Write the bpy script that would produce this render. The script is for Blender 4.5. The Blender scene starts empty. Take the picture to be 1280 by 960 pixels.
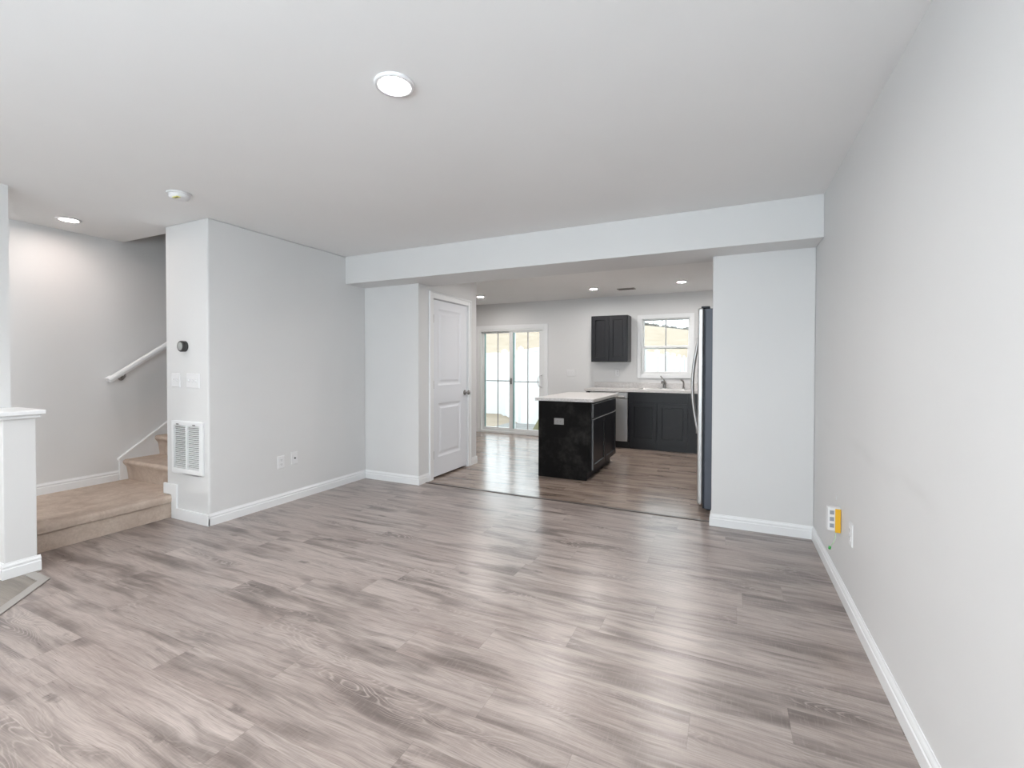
import bpy, bmesh, math, random
from mathutils import Vector, Matrix
random.seed(7)
C = bpy.context.scene
COL = C.collection
PI = math.pi

# ------------------------------------------------------------------ camera, world, light, exposure
F_PX, YAW, PITCH, ROLL, CAM_H, CY = 574.9655, 0.439885, -0.013293, 0.0015812, 1.27926, 464.3467
fw = Vector((-math.sin(YAW)*math.cos(PITCH), math.cos(YAW)*math.cos(PITCH), math.sin(PITCH)))
r0 = Vector((math.cos(YAW), math.sin(YAW), 0)); u0 = r0.cross(fw)
rr = r0*math.cos(ROLL) + u0*math.sin(ROLL); uu = -r0*math.sin(ROLL) + u0*math.cos(ROLL)
cd = bpy.data.cameras.new('camera'); cam = bpy.data.objects.new('camera', cd); COL.objects.link(cam)
m = Matrix((rr, uu, -fw)).transposed().to_4x4(); m.translation = (0, 0, CAM_H); cam.matrix_world = m
cd.sensor_width = 36; cd.sensor_fit = 'HORIZONTAL'; cd.lens = F_PX*36/1280
cd.shift_y = -(480-CY)/1280; cd.clip_start = .02; cd.clip_end = 400
C.camera = cam

C.view_settings.view_transform = 'Standard'; C.view_settings.look = 'None'
C.view_settings.gamma = 1; C.view_settings.use_curve_mapping = False
C.view_settings.exposure = 0.22

SKY_STRENGTH = 3.6
FRONT_WINDOW_W = 70
LAMP_GAIN = 14.0
w = bpy.data.worlds.new('overcast_sky'); C.world = w; w.use_nodes = True
bg = w.node_tree.nodes['Background']; bg.inputs[0].default_value = (.88, .94, 1, 1); bg.inputs[1].default_value = SKY_STRENGTH

def light(name, kind, loc, energy, color, target=None, size=(1, 1), spread=None):
    l = bpy.data.lights.new(name, kind); l.energy = energy; l.color = color
    o = bpy.data.objects.new(name, l); COL.objects.link(o); o.location = loc
    if kind == 'AREA':
        l.shape = 'RECTANGLE'; l.size, l.size_y = size
        if spread: l.spread = spread
    if target is not None:
        o.rotation_euler = (Vector(target)-Vector(loc)).to_track_quat('-Z', 'Y').to_euler()
    return o
# daylight outside the two living-room windows behind the camera
light('daylight', 'AREA', (-.35, -2.12, 1.5), FRONT_WINDOW_W*1.12, (.82, .91, 1), (-.35, 0, 4.0), (1.2, 1.5))
light('daylight', 'AREA', (-2.15, -2.12, 1.5), FRONT_WINDOW_W*.55, (.82, .91, 1), (-2.15, 0, 4.0), (1.2, 1.5))
# portals that guide the sky through the kitchen openings
for (lx, lz, sx, sy) in ((-3.65, 1.0, 1.3, 1.9), (-.92, 1.59, .76, .93)):
    p = light('sky_portal', 'AREA', (lx, 7.95, lz), 1, (1, 1, 1), (lx, 0, lz), (sx, sy)); p.data.cycles.is_portal = True

# ------------------------------------------------------------------ materials
def mat(name, col, rough=.5, metal=0, spec=.5, coat=0, emit=None, es=0):
    M = bpy.data.materials.new(name); M.use_nodes = True
    b = M.node_tree.nodes['Principled BSDF']
    b.inputs['Base Color'].default_value = (*col, 1); b.inputs['Roughness'].default_value = rough
    b.inputs['Metallic'].default_value = metal; b.inputs['Specular IOR Level'].default_value = spec
    b.inputs['Coat Weight'].default_value = coat
    if emit: b.inputs['Emission Color'].default_value = (*emit, 1); b.inputs['Emission Strength'].default_value = es
    return M
class NT:
    """small helper around a node tree"""
    def __init__(s, M): s.t = M.node_tree; s.b = s.t.nodes['Principled BSDF']
    def n(s, typ, **kw):
        nd = s.t.nodes.new(typ)
        for k, v in kw.items(): setattr(nd, k, v)
        return nd
    def put(s, sock, v):
        if isinstance(v, bpy.types.NodeSocket): s.t.links.new(v, sock)
        elif isinstance(v, (tuple, list)) and len(v) == 3 and sock.type == 'RGBA': sock.default_value = (*v, 1)
        else: sock.default_value = v
    def math(s, op, a, b=0, c=0, clamp=False):
        nd = s.n('ShaderNodeMath', operation=op, use_clamp=clamp)
        s.put(nd.inputs[0], a); s.put(nd.inputs[1], b); s.put(nd.inputs[2], c); return nd.outputs[0]
    def xyz(s, x, y, z=0):
        nd = s.n('ShaderNodeCombineXYZ'); s.put(nd.inputs[0], x); s.put(nd.inputs[1], y); s.put(nd.inputs[2], z); return nd.outputs[0]
    def noise(s, vec, scale, detail=2, rough=.5, dist=0):
        nd = s.n('ShaderNodeTexNoise'); s.put(nd.inputs['Vector'], vec); nd.inputs['Scale'].default_value = scale
        nd.inputs['Detail'].default_value = detail; nd.inputs['Roughness'].default_value = rough; nd.inputs['Distortion'].default_value = dist
        return nd.outputs['Fac']
    def ramp(s, fac, stops):
        nd = s.n('ShaderNodeValToRGB'); s.put(nd.inputs[0], fac); e = nd.color_ramp.elements
        while len(e) < len(stops): e.new(.5)
        for el, (p, c) in zip(e, stops):
            el.position = p; el.color = (*c, 1) if isinstance(c, tuple) else (c, c, c, 1)
        return nd.outputs[0]
    def mix(s, fac, a, b, mode='MIX'):
        nd = s.n('ShaderNodeMix', data_type='RGBA', blend_type=mode); s.put(nd.inputs[0], fac)
        s.put(nd.inputs[6], a); s.put(nd.inputs[7], b); return nd.outputs[2]
    def coords(s): return s.n('ShaderNodeTexCoord').outputs['Object']
    def bump(s, h, strength, dist=.01):
        nd = s.n('ShaderNodeBump'); s.put(nd.inputs['Height'], h); nd.inputs['Strength'].default_value = strength
        nd.inputs['Distance'].default_value = dist; s.t.links.new(nd.outputs[0], s.b.inputs['Normal'])
    def base(s, c): s.put(s.b.inputs['Base Color'], c)

def plaster(name, col, rough):
    M = mat(name, col, rough, spec=.3); N = NT(M); co = N.coords()
    N.bump(N.noise(co, 180, 2), .06, .002)
    v = N.noise(co, 1.3, 3)
    N.base(N.mix(N.ramp(v, [(.35, 0.0), (.75, 1.0)]), col, tuple(c*.975 for c in col)))
    return M
WALL = plaster('wall_paint', (.745, .745, .745), .55)
CEIL = plaster('ceiling_paint', (.87, .87, .87), .9)
TRIM = mat('trim_paint', (.86, .87, .88), .35)
DOORP = mat('door_paint', (.80, .82, .86), .38)
PLATE = mat('white_plastic', (.80, .80, .81), .35)
SLOT = mat('switch_slot', (.66, .66, .67), .4)
GRILLE = mat('grey_window_grille', (.42, .43, .44), .4)
VINYL = mat('white_vinyl', (.84, .85, .85), .4)

# scuffed right wall: a few soft grey rub marks of their own shape
WALLR = plaster('right_wall_paint', (.745, .745, .745), .5)
def scuffs():
    N = NT(WALLR); co = N.coords(); sep = N.n('ShaderNodeSeparateXYZ'); N.put(sep.inputs[0], co)
    y, z = sep.outputs[1], sep.outputs[2]
    ctr = N.math('MULTIPLY_ADD', y, .055, .735)
    band = N.math('ABSOLUTE', N.math('SUBTRACT', N.math('ADD', z, N.math('MULTIPLY', N.noise(co, 3, 2), .12)), N.math('ADD', ctr, .06)))
    k = N.math('SUBTRACT', 1, N.math('MULTIPLY', band, 20), clamp=True)
    k = N.math('MULTIPLY', k, N.ramp(N.noise(N.xyz(y, 0, z), 1.7, 2), [(.45, 0.0), (.62, 1.0)]))
    lim = N.math('MULTIPLY', N.math('GREATER_THAN', y, 1.6), N.math('LESS_THAN', y, 3.8))
    old = N.b.inputs['Base Color'].links[0].from_socket
    N.base(N.mix(N.math('MULTIPLY', N.math('MULTIPLY', k, lim), .16), old, (.5, .49, .47)))
scuffs()

def plank_floor(name, dark, mid, light_, rough, darkness=1.0, width=.18, length=1.22):
    M = mat(name, mid, rough, spec=1.0); N = NT(M); co = N.coords()
    sep = N.n('ShaderNodeSeparateXYZ'); N.put(sep.inputs[0], co); x, y = sep.outputs[0], sep.outputs[1]
    row = N.math('FLOOR', N.math('DIVIDE', y, width))
    wn = N.n('ShaderNodeTexWhiteNoise', noise_dimensions='1D'); N.put(wn.inputs['W'], row)
    xs = N.math('ADD', x, N.math('MULTIPLY', wn.outputs[0], 5.0))
    colu = N.math('FLOOR', N.math('DIVIDE', xs, length))
    wn2 = N.n('ShaderNodeTexWhiteNoise', noise_dimensions='2D'); N.put(wn2.inputs['Vector'], N.xyz(row, colu))
    rnd = wn2.outputs[0]
    ox = N.math('MULTIPLY', rnd, 41.0)
    px, py = N.math('ADD', x, ox), N.math('ADD', y, N.math('MULTIPLY', rnd, 17.0))
    # slow bend of the grain
    bend = N.noise(N.xyz(N.math('MULTIPLY', px, 2.2), N.math('MULTIPLY', py, 3.0)), 1, 2)
    pyb = N.math('ADD', py, N.math('MULTIPLY', bend, .06))
    low = N.noise(N.xyz(N.math('MULTIPLY', px, .9), N.math('MULTIPLY', pyb, 5)), 1, 2)
    c = N.ramp(low, [(.30, mid), (.68, light_)])
    blot = N.noise(N.xyz(N.math('MULTIPLY', px, 1.7), N.math('MULTIPLY', pyb, 8.5), 2.2), 1, 3, .55, .25)
    bmask = N.ramp(blot, [(.50, 0.0), (.60, .55), (.72, 1.0)])
    c = N.mix(N.math('MULTIPLY', bmask, .95), c, dark)
    streak2 = N.noise(N.xyz(N.math('MULTIPLY', px, 2.0), N.math('MULTIPLY', pyb, 42), 3.3), 1, 4, .62)
    c = N.mix(N.math('MULTIPLY', N.ramp(streak2, [(.32, 1.0), (.50, 0.0)]), .50), c, dark)
    c = N.mix(N.math('MULTIPLY', N.ramp(streak2, [(.56, 0.0), (.72, 1.0)]), .45), c, tuple(min(1, v*1.18) for v in light_))
    fine = N.noise(N.xyz(N.math('MULTIPLY', px, 9), N.math('MULTIPLY', pyb, 260)), 1, 2, .6)
    saw = N.noise(N.xyz(N.math('MULTIPLY', px, 120), N.math('MULTIPLY', py, 16)), 1, 3, .6)
    # cerused rings: white lines where the grain opens, mostly inside the dark figure
    ringf = N.noise(N.xyz(N.math('MULTIPLY', px, 2.0), N.math('MULTIPLY', pyb, 9.0), 9.1), 1, 1.5, .5)
    ring = N.math('SINE', N.math('MULTIPLY', ringf, 170.0))
    open_ = N.ramp(N.noise(N.xyz(N.math('MULTIPLY', px, 1.3), N.math('MULTIPLY', py, 5.0), 5.7), 1, 2), [(.54, 0.0), (.64, 1.0)])
    rmask = N.math('MULTIPLY', open_, N.math('MULTIPLY_ADD', bmask, .6, .4))
    c = N.mix(N.math('MULTIPLY', N.math('MULTIPLY', N.ramp(ring, [(.55, 0.0), (1.0, 1.0)]), rmask), .55), c, tuple(min(1, v*1.3) for v in light_))
    c = N.mix(N.math('MULTIPLY', N.math('MULTIPLY', N.ramp(ring, [(.0, 1.0), (.4, 0.0)]), rmask), .30), c, dark)
    # knots: small dark eyes stretched along the grain
    vo = N.n('ShaderNodeTexVoronoi'); N.put(vo.inputs['Vector'], N.xyz(N.math('MULTIPLY', px, 1.9), N.math('MULTIPLY', pyb, 5.0)))
    vo.inputs['Scale'].default_value = 1.0
    kd = N.math('ADD', vo.outputs['Distance'], N.math('MULTIPLY', N.noise(co, 34, 3, .6), .18))
    kn = N.ramp(kd, [(.13, 1.0), (.20, 0.0)])
    c = N.mix(N.math('MULTIPLY', kn, .65), c, tuple(v*.6 for v in dark))
    # fine grain and saw marks
    c = N.mix(N.math('MULTIPLY', N.ramp(fine, [(.35, 1.0), (.6, 0.0)]), .34), c, dark)
    c = N.mix(N.math('MULTIPLY', N.ramp(saw, [(.52, 0.0), (.75, 1.0)]), .22), c, light_)
    # plank tone
    tone = N.math('MULTIPLY_ADD', rnd, .10, .95)
    hs = N.n('ShaderNodeHueSaturation'); N.put(hs.inputs['Value'], tone); N.put(hs.inputs['Color'], c); c = hs.outputs[0]
    # seams
    fy = N.math('FRACT', N.math('DIVIDE', y, width)); fx = N.math('FRACT', N.math('DIVIDE', xs, length))
    ey = N.math('MULTIPLY', N.math('MINIMUM', fy, N.math('SUBTRACT', 1, fy)), width)
    ex = N.math('MULTIPLY', N.math('MINIMUM', fx, N.math('SUBTRACT', 1, fx)), length)
    seam = N.math('LESS_THAN', N.math('MINIMUM', ex, ey), .0011)
    c = N.mix(N.math('MULTIPLY', seam, .25), c, tuple(v*.5 for v in dark))
    N.base(c)
    N.put(N.b.inputs['Roughness'], N.math('MULTIPLY_ADD', fine, .12, rough-.06))
    N.bump(N.math('SUBTRACT', N.math('MULTIPLY', fine, .35), seam), .12, .002)
    return M
def s2l(r, g, b):
    f = lambda v: ((v/255+.055)/1.055)**2.4 if v > 10 else v/255/12.92
    return (f(r), f(g), f(b))
FLOOR = plank_floor('greige_plank', s2l(90, 79, 75), s2l(153, 139, 133), s2l(178, 166, 160), .30)
FLOORK = plank_floor('brown_plank', s2l(100, 84, 74), s2l(150, 134, 123), s2l(174, 158, 147), .21)
FLOORE = plank_floor('grey_plank', s2l(96, 88, 80), s2l(130, 122, 112), s2l(150, 140, 130), .4)
STRIP = mat('grey_transition', s2l(158, 154, 150), .35)
STRIPD = mat('brown_transition', s2l(80, 72, 68), .4)

def carpet_mat():
    M = mat('beige_carpet', s2l(196, 166, 148), .95, spec=.1); N = NT(M); co = N.coords()
    a = N.noise(co, 260, 2); b = N.noise(co, 6, 3, .6, 1.2); d = N.noise(co, 60, 3)
    c = N.ramp(b, [(.3, s2l(190, 172, 158)), (.55, s2l(208, 192, 178)), (.75, s2l(218, 203, 190))])
    c = N.mix(N.math('MULTIPLY', N.ramp(d, [(.35, 1.0), (.65, 0.0)]), .3), c, s2l(176, 158, 145))
    c = N.mix(N.math('MULTIPLY', a, .25), c, s2l(164, 146, 133)); N.base(c)
    N.bump(N.math('ADD', a, N.math('MULTIPLY', d, .6)), .5, .006)
    return M
CARPET = carpet_mat()
def espresso(name, scuff):
    M = mat(name, (.011, .011, .0135), .34, spec=.36); N = NT(M); co = N.coords()
    if scuff:
        k = N.noise(co, 4, 5, .65); k2 = N.noise(co, 22, 3)
        f = N.math('MULTIPLY', N.ramp(k, [(.47, 0.0), (.72, 1.0)]), N.ramp(k2, [(.3, .3), (.7, 1.0)]))
        N.base(N.mix(N.math('MULTIPLY', f, .4), (.008, .0075, .0075), (.10, .095, .09)))
        N.put(N.b.inputs['Roughness'], N.math('MULTIPLY_ADD', k, .3, .35)); N.b.inputs['Specular IOR Level'].default_value = .06
    return M
BLACK = espresso('espresso_lacquer', False); BLACKS = espresso('scuffed_espresso_panel', True)
DARK = mat('dark_recess', (.012, .012, .013), .6)
def counter_mat():
    M = mat('speckled_worktop', (.62, .6, .58), .3); N = NT(M); co = N.coords()
    v = N.noise(co, 140, 3, .7); u = N.noise(co, 45, 3)
    c = N.ramp(v, [(.32, s2l(146, 140, 137)), (.45, s2l(206, 203, 201)), (.65, s2l(220, 218, 217))])
    c = N.mix(N.math('MULTIPLY', N.ramp(u, [(.5, 0.0), (.7, 1.0)]), .3), c, s2l(188, 181, 176)); N.base(c); return M
TOP = counter_mat()
def steel(name, col, rough):
    M = mat(name, col, rough, metal=1); N = NT(M); co = N.coords()
    sep = N.n('ShaderNodeSeparateXYZ'); N.put(sep.inputs[0], co)
    g = N.noise(N.xyz(N.math('MULTIPLY', sep.outputs[0], 300), N.math('MULTIPLY', sep.outputs[1], 300), N.math('MULTIPLY', sep.outputs[2], 4)), 1, 2)
    N.put(N.b.inputs['Roughness'], N.math('MULTIPLY_ADD', g, .15, rough-.07)); return M
STEEL = steel('stainless_steel', (.52, .515, .51), .38)
CHROME = mat('chrome', (.6, .6, .6), .12, metal=1)
NICKEL = mat('satin_nickel', (.33, .32, .31), .3, metal=1)
FRIDGE = mat('charcoal_enamel', s2l(92, 98, 110), .42)
GASKET = mat('dark_gasket', (.02, .025, .035), .6)
def glass_mat():
    M = bpy.data.materials.new('window_glass'); M.use_nodes = True; t = M.node_tree; t.nodes.clear()
    o = t.nodes.new('ShaderNodeOutputMaterial'); mx = t.nodes.new('ShaderNodeMixShader')
    a = t.nodes.new('ShaderNodeBsdfTransparent'); a.inputs[0].default_value = (.95, .98, .97, 1)
    g = t.nodes.new('ShaderNodeBsdfGlossy'); g.inputs['Roughness'].default_value = .02
    f = t.nodes.new('ShaderNodeFresnel'); f.inputs[0].default_value = 1.13
    t.links.new(f.outputs[0], mx.inputs[0]); t.links.new(a.outputs[0], mx.inputs[1]); t.links.new(g.outputs[0], mx.inputs[2])
    t.links.new(mx.outputs[0], o.inputs[0]); return M
GLASS = glass_mat()
GREENED = mat('blue_green_seal', s2l(150, 190, 190), .4)
def lens_mat(name, col, s): return mat(name, (.9, .9, .9), .4, emit=col, es=s*LAMP_GAIN)
LENS = lens_mat('lamp_lens_white', (1, .97, .945), 47)
LENSW = lens_mat('lamp_lens_warm', (1, .87, .80), 10)
YELLOW = mat('yellow_plastic', s2l(232, 178, 40), .45); GREEN = mat('green_plastic', s2l(60, 165, 75), .45)
GREYP = mat('grey_plastic', s2l(150, 155, 165), .4); LEDC = mat('pale_green_led', (.3, .6, .35), .3)
STICK = mat('yellow_sticker', s2l(220, 215, 120), .5); CHAR = mat('charcoal_plastic', (.03, .03, .03), .3)
DIAL = mat('grey_dial', s2l(170, 172, 170), .25)

# ------------------------------------------------------------------ mesh builder
OFF = {}
class MB:
    def __init__(s): s.v = []; s.f = []; s.sm = []
    def add(s, vs, fs, smooth=False):
        b = len(s.v); s.v += [tuple(p) for p in vs]; s.f += [tuple(i+b for i in q) for q in fs]; s.sm += [smooth]*len(fs); return s
    def box(s, x0, x1, y0, y1, z0, z1):
        x0, x1 = sorted((x0, x1)); y0, y1 = sorted((y0, y1)); z0, z1 = sorted((z0, z1))
        return s.add([(x0, y0, z0), (x1, y0, z0), (x1, y1, z0), (x0, y1, z0), (x0, y0, z1), (x1, y0, z1), (x1, y1, z1), (x0, y1, z1)],
              [(0, 3, 2, 1), (4, 5, 6, 7), (0, 1, 5, 4), (1, 2, 6, 5), (2, 3, 7, 6), (3, 0, 4, 7)])
    def prism(s, poly, f, a, b, smooth=False):
        """poly of (u,v) extruded from a to b along the third axis; f(u,v,w)->xyz"""
        n = len(poly)
        s.add([f(u, v, a) for u, v in poly]+[f(u, v, b) for u, v in poly], [tuple(range(n))[::-1], tuple(range(n, 2*n))])
        s.add([f(u, v, a) for u, v in poly]+[f(u, v, b) for u, v in poly], [(i, (i+1) % n, n+(i+1) % n, n+i) for i in range(n)], smooth)
        return s
    def lathe(s, c, axis, prof, seg=32, cap=True):
        """prof: list of (radius, distance along axis)"""
        a = Vector(axis).normalized(); t = Vector((0, 0, 1)) if abs(a.z) < .9 else Vector((1, 0, 0))
        u = a.cross(t).normalized(); v = a.cross(u); c = Vector(c); vs = []; fs = []
        for r, h in prof:
            for k in range(seg):
                an = 2*PI*k/seg; vs.append(c+a*h+(u*math.cos(an)+v*math.sin(an))*r)
        for i in range(len(prof)-1):
            for k in range(seg):
                k2 = (k+1) % seg; fs.append((i*seg+k, i*seg+k2, (i+1)*seg+k2, (i+1)*seg+k))
        s.add(vs, fs, True)
        if cap:
            for i in (0, len(prof)-1):
                if prof[i][0] > 1e-5: s.add(vs[i*seg:(i+1)*seg], [tuple(range(seg))])
        return s
    def tube(s, pts, r, seg=10, flat=None):
        pts = [Vector(p) for p in pts]; vs = []; fs = []; n = len(pts)
        up = Vector((.13, .31, .94)).normalized()
        for i, p in enumerate(pts):
            d = (pts[min(i+1, n-1)]-pts[max(i-1, 0)]).normalized(); a = d.cross(up).normalized(); b = d.cross(a)
            rad = r[i] if isinstance(r, (list, tuple)) else r
            for k in range(seg):
                an = 2*PI*k/seg; vs.append(p+(a*math.cos(an)+b*math.sin(an))*rad)
        for i in range(n-1):
            for k in range(seg):
                k2 = (k+1) % seg; fs.append((i*seg+k, i*seg+k2, (i+1)*seg+k2, (i+1)*seg+k))
        s.add(vs, fs, True); s.add(vs[:seg], [tuple(range(seg))]); s.add(vs[-seg:], [tuple(range(seg))]); return s
    def panel(s, f, u0, u1, v0, v1, th, panels, rings):
        """slab with front at depth 0 (d grows to the viewer), moulded panels; f(u,v,d)->xyz"""
        us = sorted({u0, u1, *[p[0] for p in panels], *[p[1] for p in panels]}); vs = sorted({v0, v1, *[p[2] for p in panels], *[p[3] for p in panels]})
        for a, b in zip(us, us[1:]):
            for c, d in zip(vs, vs[1:]):
                if any(p[0] <= a and b <= p[1] and p[2] <= c and d <= p[3] for p in panels): continue
                s.add([f(a, c, 0), f(b, c, 0), f(b, d, 0), f(a, d, 0)], [(0, 1, 2, 3)])
        for p in panels:
            prev = (0, 0)
            for ins, dep in rings:
                def rect(i, d): return [f(p[0]+i, p[2]+i, d), f(p[1]-i, p[2]+i, d), f(p[1]-i, p[3]-i, d), f(p[0]+i, p[3]-i, d)]
                s.add(rect(*prev)+rect(ins, dep), [(k, (k+1) % 4, 4+(k+1) % 4, 4+k) for k in range(4)]); prev = (ins, dep)
            s.add(rect(*prev), [(0, 1, 2, 3)])
        q = [f(u0, v0, 0), f(u1, v0, 0), f(u1, v1, 0), f(u0, v1, 0)]; q2 = [f(u0, v0, -th), f(u1, v0, -th), f(u1, v1, -th), f(u0, v1, -th)]
        s.add(q+q2, [(k, (k+1) % 4, 4+(k+1) % 4, 4+k) for k in range(4)]+[(4, 5, 6, 7)]); return s
    def build(s, name, M, parent=None, bevel=0, loc=None, seg=2, **props):
        off = Vector(OFF[parent.name]) if parent else Vector(loc or (0, 0, 0))
        me = bpy.data.meshes.new(name); me.from_pydata([tuple(Vector(p)-off) for p in s.v], [], s.f)
        me.polygons.foreach_set('use_smooth', s.sm); me.materials.append(M)
        bm = bmesh.new(); bm.from_mesh(me); bmesh.ops.remove_doubles(bm, verts=bm.verts, dist=1e-6)
        bmesh.ops.recalc_face_normals(bm, faces=bm.faces); bm.to_mesh(me); bm.free(); me.update()
        o = bpy.data.objects.new(name, me); COL.objects.link(o)
        if parent: o.parent = parent
        else: o.location = off
        OFF[o.name] = tuple(off)
        if bevel:
            b = o.modifiers.new('bevel', 'BEVEL'); b.width = bevel; b.segments = seg; b.limit_method = 'ANGLE'; b.angle_limit = math.radians(50)
        for k, v in props.items(): o[k] = v
        return o
def struct(mb, name, M, bevel=0, parent=None):
    o = mb.build(name, M, parent, bevel)
    if parent is None: o['kind'] = 'structure'
    return o
def thing(name, label, cat, loc, group=None):
    o = bpy.data.objects.new(name, None); COL.objects.link(o); o.location = loc; o.empty_display_size = .05
    o['label'] = label; o['category'] = cat
    if group: o['group'] = group
    OFF[o.name] = tuple(loc); return o
def sroot(name, loc):
    o = bpy.data.objects.new(name, None); COL.objects.link(o); o.location = loc; o['kind'] = 'structure'; OFF[o.name] = tuple(loc); return o
def copy_tree(o, loc=None, parent=None):
    c = o.copy(); COL.objects.link(c)
    if parent: c.parent = parent
    if loc: c.location = loc
    for ch in list(o.children): copy_tree(ch, None, c)
    return c

# ------------------------------------------------------------------ the setting
H = 2.44
XR, XL, XST, XSW = .577, -3.722, -4.29, -5.2         # right wall, left wall, stair side, stair wall
YB, YJ, YF, YK, YFR = 3.712, 4.005, 2.267, 7.74, -1.8  # beam, jogs, return wall, kitchen back wall, front wall
XJ, XK, ZB, YBR = -2.983, -.117, 2.147, 4.2
YEND = 5.24
def prism_xy(mb, poly, z0, z1): return mb.prism(poly, lambda u, v, w: (u, v, w), z0, z1)

# entry patch outline: its edge leaves the half wall, then runs off diagonally
EP = [(-3.84, 1.262), (-3.675, 1.262), (-3.2, .80), (-3.2, YFR), (XSW, YFR), (XSW, 1.32), (-3.84, 1.32)]
struct(MB().box(XSW, XR, YFR, 4.1, -.1, 0), 'floor', FLOOR)
struct(MB().box(XSW, XR, 4.1, YK, -.1, 0), 'floor_kitchen', FLOORK)
struct(prism_xy(MB(), EP, 0, .002), 'floor_entry', FLOORE)
struct(MB().box(XSW, XR+.1, YFR, 2.39, H, H+.12).box(XST, XR+.1, 2.39, YEND, H, H+.12).box(XSW, XR+.1, YEND, YK, H, H+.12), 'ceiling', CEIL)
struct(MB().box(XR, XR+.12, YFR, YK, 0, H), 'wall_right', WALLR)
struct(MB().box(XSW-.12, XSW, YFR, YK, 0, 5), 'wall_left', WALL)
# front wall behind the camera, two window openings
mb = MB(); y0, y1 = YFR-.14, YFR; wins = [(-2.75, -1.55), (-.95, .25)]
mb.box(XSW-.12, XR+.12, y0, y1, 0, .75).box(XSW-.12, XR+.12, y0, y1, 2.25, H+.12)
for a, b in ((XSW-.12, -2.75), (-1.55, -.95), (.25, XR+.12)): mb.box(a, b, y0, y1, .75, 2.25)
struct(mb, 'wall_front', WALL)
# kitchen back wall with slider and window openings
SX0, SX1, SZ = -4.35, -2.985, 1.965
WX0, WX1, WZ0, WZ1 = -1.31, -.535, 1.125, 2.055
mb = MB(); y0, y1 = YK, YK+.14
mb.box(XSW-.12, SX0, y0, y1, 0, H+.12).box(SX0, SX1, y0, y1, SZ, H+.12).box(SX1, WX0, y0, y1, 0, H+.12)
mb.box(WX0, WX1, y0, y1, 0, WZ0).box(WX0, WX1, y0, y1, WZ1, H+.12).box(WX1, XR+.12, y0, y1, 0, H+.12)
struct(mb, 'wall_back', WALL)
# block between stairs and living room, closet block with a door opening
struct(MB().box(XST, XL, YF, YJ, 0, H), 'wall_stair', WALL, .012)
DY0, DY1, DZ = 4.25, 5.025, 2.035
mb = MB(); mb.box(XST, XJ-.1, YJ, YJ+.1, 0, H).box(XST, XST+.1, YJ+.1, YEND, 0, H).box(XST, XJ-.1, YEND-.1, YEND, 0, H)
mb.box(XJ-.1, XJ, YJ, DY0, 0, H).box(XJ-.1, XJ, DY1, YEND, 0, H).box(XJ-.1, XJ, DY0, DY1, DZ, H)
struct(mb, 'wall_closet', WALL)
struct(MB().box(XK, XR, YJ, YJ+.12, 0, H), 'wall_jog', WALL, .008)
struct(MB().box(XL, XR, YB, YBR, ZB, H), 'header_beam', WALL, .004)
# stairwell above the ceiling
struct(MB().box(XST, XST+.12, 2.27, YEND+.12, H+.12, 5).box(XSW, XST, YEND, YEND+.12, 0, 5).box(XSW, XST, 2.27, 2.39, H+.12, 5), 'wall_stairwell', WALL)
struct(MB().box(XSW-.12, XST+.12, 2.27, YEND+.12, 5, 5.1), 'ceiling_stairwell', CEIL)
# wall between entry and stairs with its capped half-wall end
KX, KY0, KY1 = -3.885, 1.175, 1.32
struct(MB().box(-4.40, -4.235, KY0, KY1, 0, H), 'wall_entry', WALL)
struct(MB().box(-4.235, KX, KY0, KY1, 0, .965), 'wall_half', WALL, .004)
mb = MB(); mb.box(-4.235, KX+.045, KY0-.04, KY1+.035, .972, 1.0); mb.box(-4.235, KX+.02, KY0-.02, KY1+.02, .95, .972)
struct(mb, 'trim_cap', TRIM, .006)

BB = [(0, 0), (.014, 0), (.014, .058), (.010, .062), (.010, .070), (.012, .074), (.009, .082), (.005, .088), (.004, .095), (0, .095)]
def baseboard(name, p, q, nrm, z0=0, prof=BB):
    p, q = Vector((*p, z0)), Vector((*q, z0)); n = Vector((*nrm, 0)).normalized(); d = (q-p)
    mb = MB(); mb.prism(prof, lambda u, v, w: p+d*w+n*u+Vector((0, 0, v)), 0, 1)
    return struct(mb, name, TRIM)
t = .014
baseboard('baseboard_right', (XR, YFR), (XR, YJ), (-1, 0))
baseboard('baseboard_jog', (XK, YJ), (XR, YJ), (0, -1))
baseboard('baseboard_jog_end', (XK, YJ-t), (XK, YJ+.12), (-1, 0))
baseboard('baseboard_left', (XL, YF-t), (XL, YJ), (1, 0))
baseboard('baseboard_closet', (XL, YJ), (XJ, YJ), (0, -1))
baseboard('baseboard_closet_side', (XJ, YJ-t), (XJ, DY0-.065), (1, 0))
baseboard('baseboard_closet_end', (XJ, DY1+.065), (XJ, YEND+t), (1, 0))
baseboard('baseboard_back', (-2.93, YK), (-2.06, YK), (0, -1))
baseboard('baseboard_half', (KX, KY0-t), (KX, KY1+t), (1, 0))
baseboard('baseboard_entry', (-4.40, KY0), (KX, KY0), (0, -1))
baseboard('baseboard_left_entry', (XSW, YFR), (XSW, KY0), (1, 0))
baseboard('baseboard_stair', (XSW, KY0), (XSW, 2.335), (1, 0), .19)
# return-wall baseboard: level, then climbing around the landing
mb = MB(); f = lambda u, v, w: (u, YF-w, v)
mb.prism([(-4.205, 0), (XL+t, 0), (XL+t, .09), (-4.135, .09), (-4.135, .285), (-4.315, .285), (-4.315, .195), (-4.205, .195)], f, 0, .016)
struct(mb, 'baseboard_return', TRIM, .003)

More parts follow.
